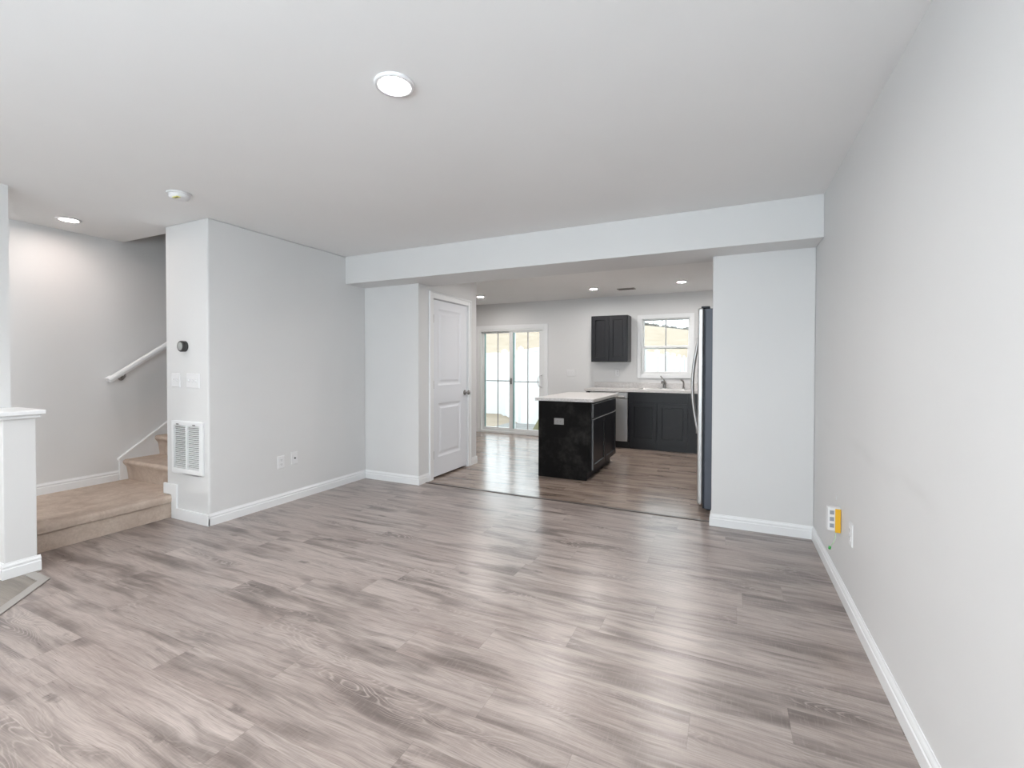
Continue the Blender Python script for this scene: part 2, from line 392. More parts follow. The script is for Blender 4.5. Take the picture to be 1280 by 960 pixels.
# floor transitions
def strip(name, pts, wd, M, label, hgt=.006):
    """flat strip along a polyline, mitred"""
    P = [Vector(p) for p in pts]; L = []; R = []
    for i, p in enumerate(P):
        d1 = (P[i]-P[i-1]).normalized() if i else (P[1]-P[0]).normalized()
        d2 = (P[i+1]-P[i]).normalized() if i < len(P)-1 else d1
        n1 = Vector((-d1.y, d1.x)); n2 = Vector((-d2.y, d2.x)); n = (n1+n2).normalized(); k = wd/2/max(.3, n.dot(n1))
        L.append(p+n*k); R.append(p-n*k)
    mb = MB()
    for i in range(len(P)-1):
        a, b, c, d = L[i], L[i+1], R[i+1], R[i]
        mb.prism([(a.x, a.y), (b.x, b.y), (c.x, c.y), (d.x, d.y)], lambda u, v, w: (u, v, w), .0005, hgt)
    o = mb.build(name, M, None, .002); o['kind'] = 'structure'; return o
strip('trim_1', [(XJ+.012, 4.12), (XK-.012, 4.085)], .034, STRIPD, '', .005)
strip('trim_2', [(-3.855, 1.272), (-3.665, 1.272), (-3.2, .815), (-3.2, YFR)], .05, STRIP, '', .007)

# ------------------------------------------------------------------ closet door
d1 = sroot('door_1', (XJ, (DY0+DY1)/2, 0))
mb = MB(); cw = .062; yc0, yc1, zc = DY0-.0, DY1+.0, DZ
f = lambda u, v, w: (XJ+w, u, v)
for a, b, c, d in ((yc0-cw, yc0+.008, 0, zc+cw), (yc1-.008, yc1+cw, 0, zc+cw)): mb.box(XJ, XJ+.016, a, b, c, d); 
mb.box(XJ, XJ+.016, yc0+.008, yc1-.008, zc-.008, zc+cw)
mb.box(XJ, XJ+.022, yc0-cw, yc0-cw+.02, 0, zc+cw).box(XJ, XJ+.022, yc1+cw-.02, yc1+cw, 0, zc+cw).box(XJ, XJ+.022, yc0-cw+.02, yc1+cw-.02, zc+cw-.02, zc+cw)
struct(mb, 'door_casing', TRIM, .003, d1)
mb = MB().box(XJ-.1, XJ, DY0, DY0+.012, 0, DZ).box(XJ-.1, XJ, DY1-.012, DY1, 0, DZ).box(XJ-.1, XJ, DY0+.012, DY1-.012, DZ-.012, DZ)
struct(mb, 'door_jamb', TRIM, 0, d1)
mb = MB(); ly0, ly1 = DY0+.016, DY1-.016
mb.panel(lambda u, v, d: (XJ-.004+d, u, v), ly0, ly1, .022, DZ-.018, .035,
         [(4.372, 4.860, 1.05, 1.92), (4.372, 4.860, .235, .845)], [(.008, -.004), (.022, -.009), (.04, -.009), (.062, -.002)])
leaf = struct(mb, 'door_leaf', DOORP, 0, d1)
for hz in (1.80, 1.06, .27):
    mb = MB(); mb.lathe((XJ+.006, DY0+.013, hz-.045), (0, 0, 1), [(.007, 0), (.007, .09)], 12); mb.box(XJ-.006, XJ+.001, DY0+.006, DY0+.034, hz-.045, hz+.045)
    struct(mb, 'hinge', NICKEL, 0, d1)
ky = 4.955
mb = MB(); mb.lathe((XJ-.004, ky, .94), (1, 0, 0), [(.032, 0), (.032, .006), (.026, .011), (.012, .014), (.011, .035), (.02, .042), (.028, .052), (.029, .06), (.024, .068), (.008, .072), (.0, .072)], 24)
struct(mb, 'door_knob', NICKEL, 0, d1)

# ------------------------------------------------------------------ sliding patio door
d2 = sroot('door_2', ((SX0+SX1)/2, YK, 0))
mb = MB()
mb.box(SX0-.055, SX0+.012, YK-.018, YK, 0, SZ+.06).box(SX1-.012, SX1+.055, YK-.018, YK, 0, SZ+.06).box(SX0+.012, SX1-.012, YK-.018, YK, SZ-.012, SZ+.06)
struct(mb, 'door_casing', TRIM, .003, d2)
mb = MB(); mb.box(SX0, SX0+.045, YK-.005, YK+.13, 0, SZ).box(SX1-.045, SX1, YK-.005, YK+.13, 0, SZ).box(SX0+.045, SX1-.045, YK-.005, YK+.13, SZ-.045, SZ).box(SX0+.045, SX1-.045, YK-.005, YK+.13, 0, .04)
struct(mb, 'door_frame', VINYL, .003, d2)
def sash(root, name, x0, x1, z0, z1, y0, y1, st, top, bot, mx=None, mz=None, seal=False):
    mb = MB().box(x0, x0+st, y0, y1, z0, z1).box(x1-st, x1, y0, y1, z0, z1).box(x0+st, x1-st, y0, y1, z1-top, z1).box(x0+st, x1-st, y0, y1, z0, z0+bot)
    fr = struct(mb, name, VINYL, .004, root); ym = (y0+y1)/2
    struct(MB().box(x0+st-.004, x1-st+.004, ym-.003, ym+.003, z0+bot-.004, z1-top+.004), 'glass_pane', GLASS, 0, fr)
    mb = MB()
    if mx is not None: mb.box(mx-.009, mx+.009, ym-.012, ym-.004, z0+bot, z1-top)
    if mz is not None: mb.box(x0+st, x1-st, ym-.0125, ym-.0035, mz-.009, mz+.009)
    if mb.v: struct(mb, 'muntin', GRILLE, 0, fr)
    if seal: struct(MB().box(x0+st, x0+st+.025, y0+.004, ym-.004, z0+bot, z1-top), 'weather_seal', GREENED, 0, fr)
    return fr
xm = -3.665
sash(d2, 'fixed_panel', SX0+.045, xm+.045, .04, SZ-.045, YK+.075, YK+.115, .04, .03, .06, -3.98, .985, True)
sp = sash(d2, 'sliding_panel', xm-.045, SX1-.045, .04, SZ-.045, YK+.02, YK+.06, .075, .03, .06, -3.335, .975, True)
mb = MB(); hx = -3.055
mb.box(hx-.014, hx+.014, YK+.008, YK+.02, .86, 1.12); mb.tube([(hx, YK+.012, .88), (hx-.045, YK-.03, .91), (hx-.06, YK-.035, .99), (hx-.045, YK-.03, 1.07), (hx, YK+.012, 1.10)], .009, 8)
struct(mb, 'door_handle', PLATE, 0, d2)
mb = MB().box(xm-.02, xm+.012, YK+.008, YK+.02, .93, 1.04).lathe((xm-.004, YK+.02, .985), (0, -1, 0), [(.018, .0), (.014, .028), (0, .03)], 12)
struct(mb, 'door_latch', NICKEL, 0, d2)

# ------------------------------------------------------------------ windows
def window(n, x0, x1, z0, z1, yin, yout, sgn, casing=True):
    """double-hung window in a wall; sgn = +1 if the room lies at smaller y"""
    r = sroot('window_%d' % n, ((x0+x1)/2, yin, z0)); Y = lambda d: yin+sgn*d
    if casing:
        mb = MB()
        mb.box(x0-.05, x0+.01, Y(-.018), Y(0), z0-.05, z1+.05).box(x1-.01, x1+.05, Y(-.018), Y(0), z0-.05, z1+.05).box(x0+.01, x1-.01, Y(-.018), Y(0), z1-.01, z1+.05).box(x0+.01, x1-.01, Y(-.018), Y(0), z0-.05, z0+.01)
        struct(mb, 'window_casing', TRIM, .003, r)
    mb = MB(); mb.box(x0, x0+.022, Y(0), Y(.12), z0, z1).box(x1-.022, x1, Y(0), Y(.12), z0, z1).box(x0+.022, x1-.022, Y(0), Y(.12), z1-.022, z1).box(x0+.022, x1-.022, Y(0), Y(.12), z0, z0+.025)
    struct(mb, 'window_frame', VINYL, .003, r)
    zm = (z0+z1)/2-.015; xmid = (x0+x1)/2
    sash(r, 'upper_sash', x0+.022, x1-.022, zm-.02, z1-.022, *sorted((Y(.07), Y(.105))), .022, .022, .035, xmid, None)
    sash(r, 'lower_sash', x0+.022, x1-.022, z0+.025, zm+.022, *sorted((Y(.03), Y(.065))), .034, .035, .035, xmid, None)
    return r
window(1, WX0, WX1, WZ0, WZ1, YK, YK+.14, 1)
for i, (a, b) in enumerate(wins): window(2+i, a, b, .75, 2.25, YFR, YFR-.14, -1)

# ------------------------------------------------------------------ stairs
st = thing('staircase', 'beige carpeted staircase with a wide bottom landing and white skirt board', 'stairs', (-4.7, 1.8, 0))
def nosed(x0, x1, y0, y1, z0, z1, axis, lip, over):
    """carpeted step: rounded nose that overhangs its riser"""
    r = min(.028, lip/2); N = 8; prof = [(0+over, z0), (0+over, z1-lip-.003)]
    prof += [(over-over*.6, z1-lip-.002)] if False else []
    prof += [(over+.010, z1-lip-.003), (over+.010, z1-lip+.005), (.004, z1-lip+.003)]
    prof += [(r-r*math.cos(a), z1-r+r*math.sin(a)) for a in [PI/2*k/N for k in range(N+1)]]
    L = (x1-x0) if axis == 'x' else (y1-y0)
    prof += [(L, z1), (L, z0)]
    mb = MB()
    if axis == 'x': mb.prism(prof, lambda u, v, w: (x1-u, w, v), y0, y1, True)
    else: mb.prism(prof, lambda u, v, w: (w, y0+u, v), x0, x1, True)
    return mb
def flat_shade(o, ang=35):
    me = o.data
    bm = bmesh.new(); bm.from_mesh(me)
    for e in bm.edges:
        if len(e.link_faces) == 2 and e.calc_face_angle(0) > math.radians(ang): e.smooth = False
    bm.to_mesh(me); bm.free()
LZ, RISE, RUN, RY = .19, .193, .268, 2.388
o = nosed(XSW+.001, -4.195, KY1+.002, YF-.001, .001, LZ, 'x', .060, .022).box(XSW+.001, XST-.002, YF-.001, RY+.02, .001, LZ).build('landing', CARPET, st); flat_shade(o)
def riser_step(k):
    z0, z1 = LZ+RISE*(k-1), LZ+RISE*k; ya = RY-.03+RUN*(k-1); N = 10
    prof = [(.045, z0), (.038, z0+.06), (.030, z0+.12), (.014, z1-.05), (.002, z1-.034)]
    r = .026; prof += [(r-r*math.cos(a)-.004*0, z1-r+r*math.sin(a)) for a in [PI/2*j/N for j in range(1, N+1)]]
    prof += [(RUN+.05, z1), (RUN+.05, z0)]
    mb = MB(); mb.prism(prof, lambda u, v, w: (w, ya+u, v), XSW+.023, XST-.002, True)
    o = mb.build('step', CARPET, st); flat_shade(o)
for k in range(1, 9): riser_step(k)
# skirt board along the wall: capped slope
SL = RISE/RUN; ys, zs = 2.335, .385; ye = 4.4
mb = MB(); mb.prism([(ys, LZ), (ys, zs), (ye, zs+SL*(ye-ys)), (ye, LZ)], lambda u, v, w: (w, u, v), XSW+.001, XSW+.022)
mb.prism([(ys-.012, zs-.006), (ys-.012, zs+.016), (ye, zs+.02+SL*(ye-ys)), (ye, zs+SL*(ye-ys)-.002)], lambda u, v, w: (w, u, v), XSW+.001, XSW+.034)
mb.build('skirt_board', TRIM, st, .003)

hr = thing('handrail', 'white wooden handrail climbing the stair wall', 'handrail', (-5.13, 2.25, 1.12))
ya, za, yb = 2.235, 1.135, 4.4; SLH = .715; zb = za+SLH*(yb-ya)
dirv = Vector((0, yb-ya, zb-za)).normalized(); upv = Vector((0, -dirv.z, dirv.y)); P0 = Vector((-5.125, ya, za))
prof = [(-.022, -.022), (.022, -.022), (.028, .0), (.024, .018), (.012, .026), (-.012, .026), (-.024, .018), (-.028, .0)]
mb = MB(); mb.prism(prof, lambda u, v, w: P0+Vector((1, 0, 0))*u+upv*v+dirv*w, 0, (yb-ya)/dirv.y, False)
rail = mb.build('rail', TRIM, hr, .003)
mb = MB(); mb.prism([(-.022, -.02), (.022, -.02), (.024, .018), (-.024, .018)], lambda u, v, w: P0+dirv*(u+.03)+upv*v+Vector((w, 0, 0)), -.074, -.02)
mb.build('wall_return', TRIM, hr, .003)
for yy in (2.36, 3.35, 4.3):
    zz = za+SLH*(yy-ya)-.028; mb = MB()
    mb.lathe((XSW+.001, yy, zz-.04), (1, 0, 0), [(.026, 0), (.026, .006), (.012, .01)], 16)
    mb.tube([(XSW+.008, yy, zz-.04), (-5.15, yy, zz-.04), (-5.128, yy, zz-.028), (-5.125, yy, zz+.006)], .008, 10)
    mb.build('rail_bracket', NICKEL, hr)

# ------------------------------------------------------------------ ceiling fixtures
def downlight(loc, lens, label, r=.078):
    t = thing('recessed_light', label, 'ceiling light', loc, 'recessed ceiling lights')
    x, y, z = loc
    mb = MB(); mb.lathe((x, y, z), (0, 0, -1), [(r*.70, .004), (r*.74, .010), (r*.95, .012), (r, .006), (r, .0)], 40, False)
    mb.build('trim_ring', PLATE, t)
    mb = MB(); mb.lathe((x, y, z-.004), (0, 0, -1), [(r*.71, 0), (r*.5, .0015), (0, .002)], 40, False)
    mb.build('lens', lens, t); return t
dl = downlight((-1.256, 1.525, H), LENS, 'large lit recessed light in the middle of the living room ceiling', .082)
for bx, lab in ((-1.256, 'added unseen living room light nearer the front windows'), (-3.0, 'added unseen living room light nearer the front door')):
    copy_tree(dl, (bx, -.75, H))['label'] = lab  # unseen fill lights, added to brighten the side walls and floor
copy_tree(dl, (-4.6, -.4, H))['label'] = 'added unseen light over the front entry floor'  # unseen fill, added to lift the stair wall and landing
downlight((-4.772, 1.829, H), LENSW, 'warm glowing recessed light above the carpeted stair landing')
LENSK = lens_mat('lamp_lens_kitchen', (1, .95, .91), 26)
dk = downlight((-1.856, 6.839, H), LENSK, 'small lit recessed kitchen light between the island and the upper cabinet')
for bx, lab in ((-1.856, 'added unseen light over the near end of the kitchen island'), (-.595, 'added unseen light over the kitchen aisle by the refrigerator')):
    copy_tree(dk, (bx, 5.05, H))['label'] = lab  # unseen lights added to brighten the closet door and kitchen ceiling
for loc, lab in (((-3.80, 6.82, H), 'small lit recessed light beside the closet wall edge near the patio door'), ((-.595, 6.761, H), 'small lit recessed kitchen light in front of the window by the refrigerator')):
    copy_tree(dk, loc)['label'] = lab
sd = thing('smoke_detector', 'round white smoke detector with a yellow mark on the ceiling', 'smoke detector', (-3.378, 1.874, H))
mb = MB(); mb.lathe((-3.378, 1.874, H), (0, 0, -1), [(.072, 0), (.072, .010), (.068, .012)], 40); mb.build('mounting_plate', PLATE, sd)
mb = MB(); mb.lathe((-3.378, 1.874, H-.012), (0, 0, -1), [(.062, 0), (.060, .014), (.054, .023), (.042, .028), (0, .029)], 40, False); mb.build('detector_body', PLATE, sd)
mb = MB(); mb.box(-3.372, -3.318, 1.826, 1.850, H-.0425, H-.039); lb = mb.build('warning_label', STICK, sd, label='yellow warning label')
MB().box(-3.362, -3.328, 1.834, 1.842, H-.0432, H-.0425).build('label_print', CHAR, lb)
cv = thing('ceiling_vent', 'dark slotted ceiling air vent between the kitchen lights', 'air vent', (-1.406, 7.04, H))
mb = MB(); x, y = -1.406, 7.04
mb.box(x-.13, x+.13, y-.07, y-.05, H-.008, H).box(x-.13, x+.13, y+.05, y+.07, H-.008, H).box(x-.13, x-.11, y-.05, y+.05, H-.008, H).box(x+.11, x+.13, y-.05, y+.05, H-.008, H)
mb.build('vent_frame', mat('vent_grey', s2l(150, 146, 142), .5), cv, .002)
MB().box(x-.11, x+.11, y-.05, y+.05, H-.002, H).build('vent_back', DARK, cv)
for k in range(5):
    yy = y-.04+.02*k
    mb = MB(); mb.prism([(yy-.006, H-.002), (yy-.004, H-.002), (yy+.008, H-.010), (yy+.006, H-.010)], lambda u, v, w: (w, u, v), x-.11, x+.11); mb.build('vent_slat', mat('vent_slat_grey', s2l(110, 106, 103), .5), cv)

# ------------------------------------------------------------------ fittings on the stair return wall
th = thing('thermostat', 'round black thermostat with a grey dial on the white wall', 'thermostat', (-4.03, YF, 1.43))
MB().lathe((-4.022, YF, 1.43), (0, -1, 0), [(.044, 0), (.044, .012), (.042, .014)], 36).build('back_ring', CHAR, th)
mb = MB(); mb.lathe((-4.022, YF-.014, 1.43), (0, -1, 0), [(.043, 0), (.045, .004), (.045, .02), (.041, .025), (.032, .026)], 36); mb.build('turning_ring', CHAR, th)
MB().lathe((-4.022, YF-.040, 1.43), (0, -1, 0), [(.033, 0), (.030, .002), (0, .003)], 36, False).build('display', DIAL, th)

def plate_frame(axis, c, w, h, name, label, cat, group, kind):
    """axis 'y': on a wall facing -y; '+x' / '-x': facing that way. c = point on the wall surface"""
    if axis == 'y': f = lambda u, v, d: (c[0]+u, c[1]-d, c[2]+v)
    elif axis == '+x': f = lambda u, v, d: (c[0]+d, c[1]+u, c[2]+v)
    else: f = lambda u, v, d: (c[0]-d, c[1]-u, c[2]+v)
    t = thing(name, label, cat, c, group)
    def slab(mb, u0, u1, v0, v1, da, db, ch):
        mb.add([f(u0, v0, da), f(u1, v0, da), f(u1, v1, da), f(u0, v1, da), f(u0+ch, v0+ch, db), f(u1-ch, v0+ch, db), f(u1-ch, v1-ch, db), f(u0+ch, v1-ch, db)],
               [(0, 1, 2, 3), (4, 5, 6, 7), (0, 1, 5, 4), (1, 2, 6, 5), (2, 3, 7, 6), (3, 0, 4, 7)])
    mb = MB(); slab(mb, -w/2, w/2, -h/2, h/2, .0005, .006, .004); mb.build('face_plate', PLATE, t)
    return t, f, slab
def switch(axis, c, n, w, label, name='light_switch'):
    t, f, slab = plate_frame(axis, c, w, .118, name, label, 'light switch', 'wall switch plates', 'switch')
    for k in range(n):
        u = (k-(n-1)/2)*.046
        mb = MB(); slab(mb, u-.006, u+.006, -.013, .013, .006, .0075, .001); fr = mb.build('toggle_slot', SLOT, t)
        mb = MB(); mb.add([f(u-.004, -.006, .0075), f(u+.004, -.006, .0075), f(u+.004, .005, .0075), f(u-.004, .005, .0075), f(u-.0035, .004, .017), f(u+.0035, .004, .017), f(u+.0035, .010, .015), f(u-.0035, .010, .015)],
               [(0, 1, 2, 3), (4, 5, 6, 7), (0, 1, 5, 4), (1, 2, 6, 5), (2, 3, 7, 6), (3, 0, 4, 7)]); mb.build('toggle', PLATE, fr)
    return t
switch('y', (-4.148, YF, 1.152), 2, .118, 'narrow white double light switch under the thermostat, nearest the stairs')
switch('y', (-3.915, YF, 1.150), 3, .17, 'wide white triple light switch under the thermostat, nearest the wall corner')
switch('y', (-2.495, YK, 1.148), 3, .165, 'white triple switch plate on the kitchen wall between patio door and upper cabinet')
def outlet(axis, c, label, w=.073, h=.117, horiz=False, M=None, dx=.0195):
    t, f0, slab0 = plate_frame(axis, c, *((h, w) if horiz else (w, h)), 'wall_outlet', label, 'outlet', 'wall outlets', 'outlet')
    if horiz:
        def slab(mb, u0, u1, v0, v1, a, b, ch): slab0(mb, v0, v1, u0, u1, a, b, ch)
    else: slab = slab0
    if M: t.children[0].data.materials[0] = M
    for s in (-1, 1):
        mb = MB(); slab(mb, -.016, .016, s*dx-.014, s*dx+.014, .006, .0085, .002); r = mb.build('receptacle', PLATE if not M else M, t)
        mb = MB(); slab(mb, -.008, -.0055, s*dx-.002, s*dx+.008, .0085, .0088, 0); slab(mb, .0055, .008, s*dx-.002, s*dx+.007, .0085, .0088, 0); slab(mb, -.002, .002, s*dx-.009, s*dx-.005, .0085, .0088, 0)
        mb.build('slots', CHAR, r)
    return t
outlet('+x', (XL, 2.915, .385), 'white duplex outlet on the left wall, left of the dark-holed plate')
outlet('-x', (XR, 2.865, .415), 'white duplex outlet on the right wall beside the yellow box')
outlet('y', (-1.684, YK, 1.155), 'pale outlet above the worktop under the black upper cabinet')
ct, f, slab = plate_frame('+x', (XL, 3.06, .398), .073, .117, 'cable_outlet', 'white cable plate with one dark hole on the left wall', 'cable outlet', None, '')
MB().lathe((XL+.006, 3.06, .398), (1, 0, 0), [(.0075, 0), (.0075, .006), (.0055, .007), (.0055, .012)], 14).build('coax_jack', CHAR, ct)

gr = thing('return_air_grille', 'white louvred return air grille low on the stair wall', 'air vent', (-3.98, YF, .6))
gx0, gx1, gz0, gz1 = -4.19, -3.775, .388, .818; ix0, ix1, iz0, iz1 = -4.158, -3.815, .432, .782
mb = MB().box(gx0, ix0, YF-.018, YF-.0005, gz0, gz1).box(ix1, gx1, YF-.018, YF-.0005, gz0, gz1).box(ix0, ix1, YF-.018, YF-.0005, iz1, gz1).box(ix0, ix1, YF-.018, YF-.0005, gz0, iz0)
mb.build('grille_frame', TRIM, gr, .004)
MB().box(ix0, ix1, YF-.003, YF-.0005, iz0, iz1).build('filter', mat('grey_filter', s2l(88, 82, 78), .9), gr)
MB().box((ix0+ix1)/2-.008, (ix0+ix1)/2+.008, YF-.019, YF-.003, iz0, iz1).build('center_bar', TRIM, gr)
n = 22
for k in range(n):
    z = iz0+.004+(iz1-iz0)*k/n
    mb = MB(); mb.prism([(-.003, z+.008), (-.003, z+.0095), (-.0165, z+.004), (-.0165, z+.001)], lambda u, v, w: (w, YF+u, v), ix0, ix1); mb.build('louver', TRIM, gr)
for lx in (-4.10, -3.88):
    MB().box(lx-.014, lx+.014, YF-.024, YF-.018, .788, .798).build('latch', NICKEL, gr, .001)

# box and wire on the right wall
ub = thing('utility_box', 'small white and yellow box with three grey squares and a dangling green-tipped wire', 'wall box', (XR, 3.13, .41))
by0, by1, bz0, bz1 = 3.10, 3.15, .352, .480
MB().box(XR-.064, XR-.0005, by0+.002, by1, bz0, bz1).build('housing', PLATE, ub, .003)
MB().box(XR-.029, XR-.003, by0-.004, by0+.002, bz0-.008, bz1-.004).build('yellow_panel', YELLOW, ub, .0008, label='yellow panel')
for k in range(3):
    zz = bz0+.028+k*.037; MB().box(XR-.054, XR-.034, by0, by0+.002, zz-.011, zz+.011).build('grey_square', GREYP, ub, label='grey square socket')
MB().box(XR-.003, XR-.0005, 3.225, 3.24, .495, .525).build('hanging_tab', PLATE, ub)
mb = MB(); mb.tube([(XR-.026, by0+.02, bz0+.003), (XR-.022, by0+.02, bz0-.03), (XR-.028, by0+.03, bz0-.07), (XR-.046, by0+.035, bz0-.105)], .0022, 8); cdw = mb.build('wire', mat('pale_green_wire', s2l(190, 215, 185), .5), ub)
mb = MB(); mb.lathe((XR-.046, by0+.035, bz0-.100), (-.1, .1, -1), [(.003, 0), (.007, .003), (.007, .016), (.003, .02)], 12); mb.build('wire_tip', GREEN, cdw, label='green wire tip')

# ------------------------------------------------------------------ kitchen: island
SHAKER = [(.003, -.006), (.005, -.012)]
isl = thing('kitchen_island', 'black kitchen island cabinet with scuffed end panel and two shaker doors', 'kitchen island', (-1.68, 5.5, 0))
IX0, IX1, IY0, IY1 = -1.985, -1.368, 4.94, 6.12
mb = MB(); mb.prism([(IX0, .0), (IX1-.06, .0), (IX1-.06, .1), (IX1, .1), (IX1, .872), (IX0, .872)], lambda u, v, w: (u, w, v), IY0+.019, IY1)
mb.build('carcass', BLACK, isl, .001)
mb = MB(); mb.prism([(IX0, .0), (IX1-.045, .0), (IX1-.045, .085), (IX1+.001, .1), (IX1+.001, .872), (IX0, .872)], lambda u, v, w: (u, w, v), IY0, IY0+.018)
mb.build('end_panel', BLACKS, isl, .0015)
fx = lambda u, v, d: (IX1+.02+d, u, v)
EDGE = mat('espresso_edge_highlight', (.38, .38, .39), .3)  # pale strips put the light caught by the top edges into colour
ym = (IY0+IY1)/2+.01
def slabdoor(root, f, u0, u1, v0, v1, name, stile=.055):
    mb = MB(); mb.panel(f, u0, u1, v0, v1, .019, [(u0+stile, u1-stile, v0+stile, v1-stile)], SHAKER); return mb.build(name, BLACK, root)
for a, b in ((IY0+.045, ym-.006), (ym+.006, IY1-.02)):
    dd = slabdoor(isl, fx, a, b, .115, .675, 'door'); MB().box(IX1+.0012, IX1+.0198, a, b, .6752, .677).build('edge_strip', EDGE, dd, label='painted highlight on the top edge')
mb = MB(); mb.panel(fx, IY0+.045, IY1-.02, .70, .845, .019, [], []); dr = mb.build('drawer_front', BLACK, isl)
EDGED = mat('grey_espresso_edge', (.13, .13, .135), .3)  # lighter grey strips on the near side edges
MB().box(IX1+.0012, IX1+.0198, IY0+.0432, IY0+.0448, .70, .845).build('edge_strip', EDGED, dr, label='grey side edge'); MB().box(IX1+.0012, IX1+.0198, IY0+.045, IY1-.02, .8452, .847).build('edge_strip', EDGE, dr, label='painted highlight on the top edge')
MB().box(IX1+.0012, IX1+.0198, IY0+.0432, IY0+.0448, .115, .675).build('edge_strip', EDGED, [c for c in isl.children if c.name.startswith('door')][0], label='grey side edge')
ic = MB().box(-2.022, -1.328, 4.912, 6.15, .874, .910).build('island_countertop', TOP, None, .005, loc=(-1.68, 5.5, .874))
ic['label'] = 'pale speckled worktop lying on the black kitchen island'; ic['category'] = 'countertop'
outlet('y', (-1.735, IY0, .645), 'grey horizontal outlet on the end panel of the black kitchen island', horiz=True, M=mat('grey_outlet', s2l(150, 148, 146), .4))

# ------------------------------------------------------------------ kitchen: run under the window
CF = 7.13      # cabinet face
DWX0, DWX1 = -1.985, -1.388
sb = thing('sink_cabinet', 'black shaker sink base cabinet under the kitchen window', 'cabinet', (-.95, 7.4, 0))
SXa, SXb = -1.383, -.40
mb = MB()
for a, b in ((SXa, SXa+.018), (SXb-.018, SXb)): mb.prism([(CF+.075, 0), (YK-.002, 0), (YK-.002, .872), (CF+.019, .872), (CF+.019, .1), (CF+.075, .1)], lambda u, v, w: (w, u, v), a, b)
mb.box(SXa+.018, SXb-.018, CF+.019, YK-.002, .1, .118).box(SXa+.018, SXb-.018, YK-.014, YK-.002, .118, .872).box(SXa+.018, SXb-.018, CF+.06, CF+.075, 0, .1)
mb.build('carcass', BLACK, sb)
MB().panel(lambda u, v, d: (u, CF-d, v), SXa, SXb, .1, .872, .018, [(SXa+.05, -.56, .15, .70)], [(.0, -.012)]).build('face_frame', BLACK, sb)
fy = lambda u, v, d: (u, CF-.02-d, v)
mb = MB(); mb.panel(lambda u, v, d: (u, CF-.019+(-d), v), SXa+.03, -.53, .735, .855, .018, [], []); mb.build('false_drawer_front', BLACK, sb)
slabdoor(sb, lambda u, v, d: (u, CF-.019-d, v), SXa+.03, -.963, .125, .715, 'door', .06); slabdoor(sb, lambda u, v, d: (u, CF-.019-d, v), -.948, -.53, .125, .715, 'door', .06)
cc = thing('corner_cabinet', 'black blind corner base cabinet behind the refrigerator', 'cabinet', (.08, 7.4, 0))
mb = MB(); mb.prism([(CF+.075, 0), (YK-.002, 0), (YK-.002, .872), (CF, .872), (CF, .1), (CF+.075, .1)], lambda u, v, w: (w, u, v), SXb+.002, XR-.003); mb.build('carcass', BLACK, cc, .001)
ep = MB().box(-2.05, -1.99, CF, YK-.002, .0, .872).build('cabinet_end_panel', BLACK, None, .001, loc=(-2.0, 7.4, 0)); ep['label'] = 'black end panel closing the cabinet run left of the dishwasher'; ep['category'] = 'cabinet panel'
dw = thing('dishwasher', 'stainless steel dishwasher left of the black sink cabinet', 'dishwasher', (-1.69, 7.4, 0))
MB().box(DWX0, DWX1, CF+.03, YK-.01, .1, .868).build('tub', DARK, dw)
MB().box(DWX0+.003, DWX1-.003, CF-.025, CF+.028, .115, .765).build('door', STEEL, dw, .006)
MB().box(DWX0+.003, DWX1-.003, CF-.02, CF+.028, .772, .866).build('control_panel', STEEL, dw, .006)
mb = MB(); mb.tube([(DWX0+.05, CF-.018, .80), (DWX0+.06, CF-.05, .80), (DWX1-.06, CF-.05, .80), (DWX1-.05, CF-.018, .80)], .011, 10); mb.build('handle', STEEL, dw)
MB().box(DWX0, DWX1, CF+.06, CF+.08, .0, .098).build('kick_plate', DARK, dw)
# worktop with a sink cut-out
wt = thing('countertop', 'long pale speckled worktop with backsplash under the kitchen window', 'countertop', (-.75, 7.4, .874))
hx0, hx1, hy0, hy1 = -1.25, -.60, 7.24, 7.60; cx0, cx1, cy0 = -2.075, XR-.003, CF-.035
mb = MB().box(cx0, hx0, cy0, YK-.002, .876, .912).box(hx1, cx1, cy0, YK-.002, .876, .912).box(hx0, hx1, cy0, hy0, .876, .912).box(hx0, hx1, hy1, YK-.002, .876, .912)
mb.build('worktop', TOP, wt); MB().box(cx0, cx1, YK-.022, YK-.001, .9125, 1.0).build('backsplash', TOP, wt, .002)
MB().box(cx0+.01, cx1, CF-.012, CF-.002, .869, .8755).build('front_rail', DARK, wt)
sk = thing('kitchen_sink', 'stainless steel sink set into the worktop under the window', 'sink', (-.925, 7.42, .912))
mb = MB(); rects = [(hx0-.018, hx1+.018, hy0-.018, hy1+.018, .913), (hx0-.016, hx1+.016, hy0-.016, hy1+.016, .918), (hx0+.006, hx1-.006, hy0+.006, hy1-.006, .918), (hx0+.012, hx1-.012, hy0+.012, hy1-.012, .90), (hx0+.03, hx1-.03, hy0+.03, hy1-.03, .75)]
P = []
for a, b, c, d, z in rects: P += [(a, c, z), (b, c, z), (b, d, z), (a, d, z)]
mb.add(P, [(4*i+k, 4*i+(k+1) % 4, 4*i+4+(k+1) % 4, 4*i+4+k) for i in range(4) for k in range(4)]+[(16, 17, 18, 19)]); mb.build('basin', STEEL, sk)
MB().lathe((-.925, 7.42, .751), (0, 0, 1), [(.04, 0), (.038, .004), (.02, .003)], 20).build('drain', CHROME, sk)
fc = thing('faucet', 'chrome kitchen faucet with raised lever behind the sink', 'faucet', (-.92, 7.665, .912))
MB().box(-1.03, -.81, 7.645, 7.69, .9125, .925).build('deck_plate', CHROME, fc, .005)
mb = MB(); mb.lathe((-.92, 7.667, .925), (0, 0, 1), [(.026, 0), (.024, .03), (.022, .07), (.024, .085), (.018, .10), (0, .105)], 20, False); mb.build('faucet_body', NICKEL, fc)
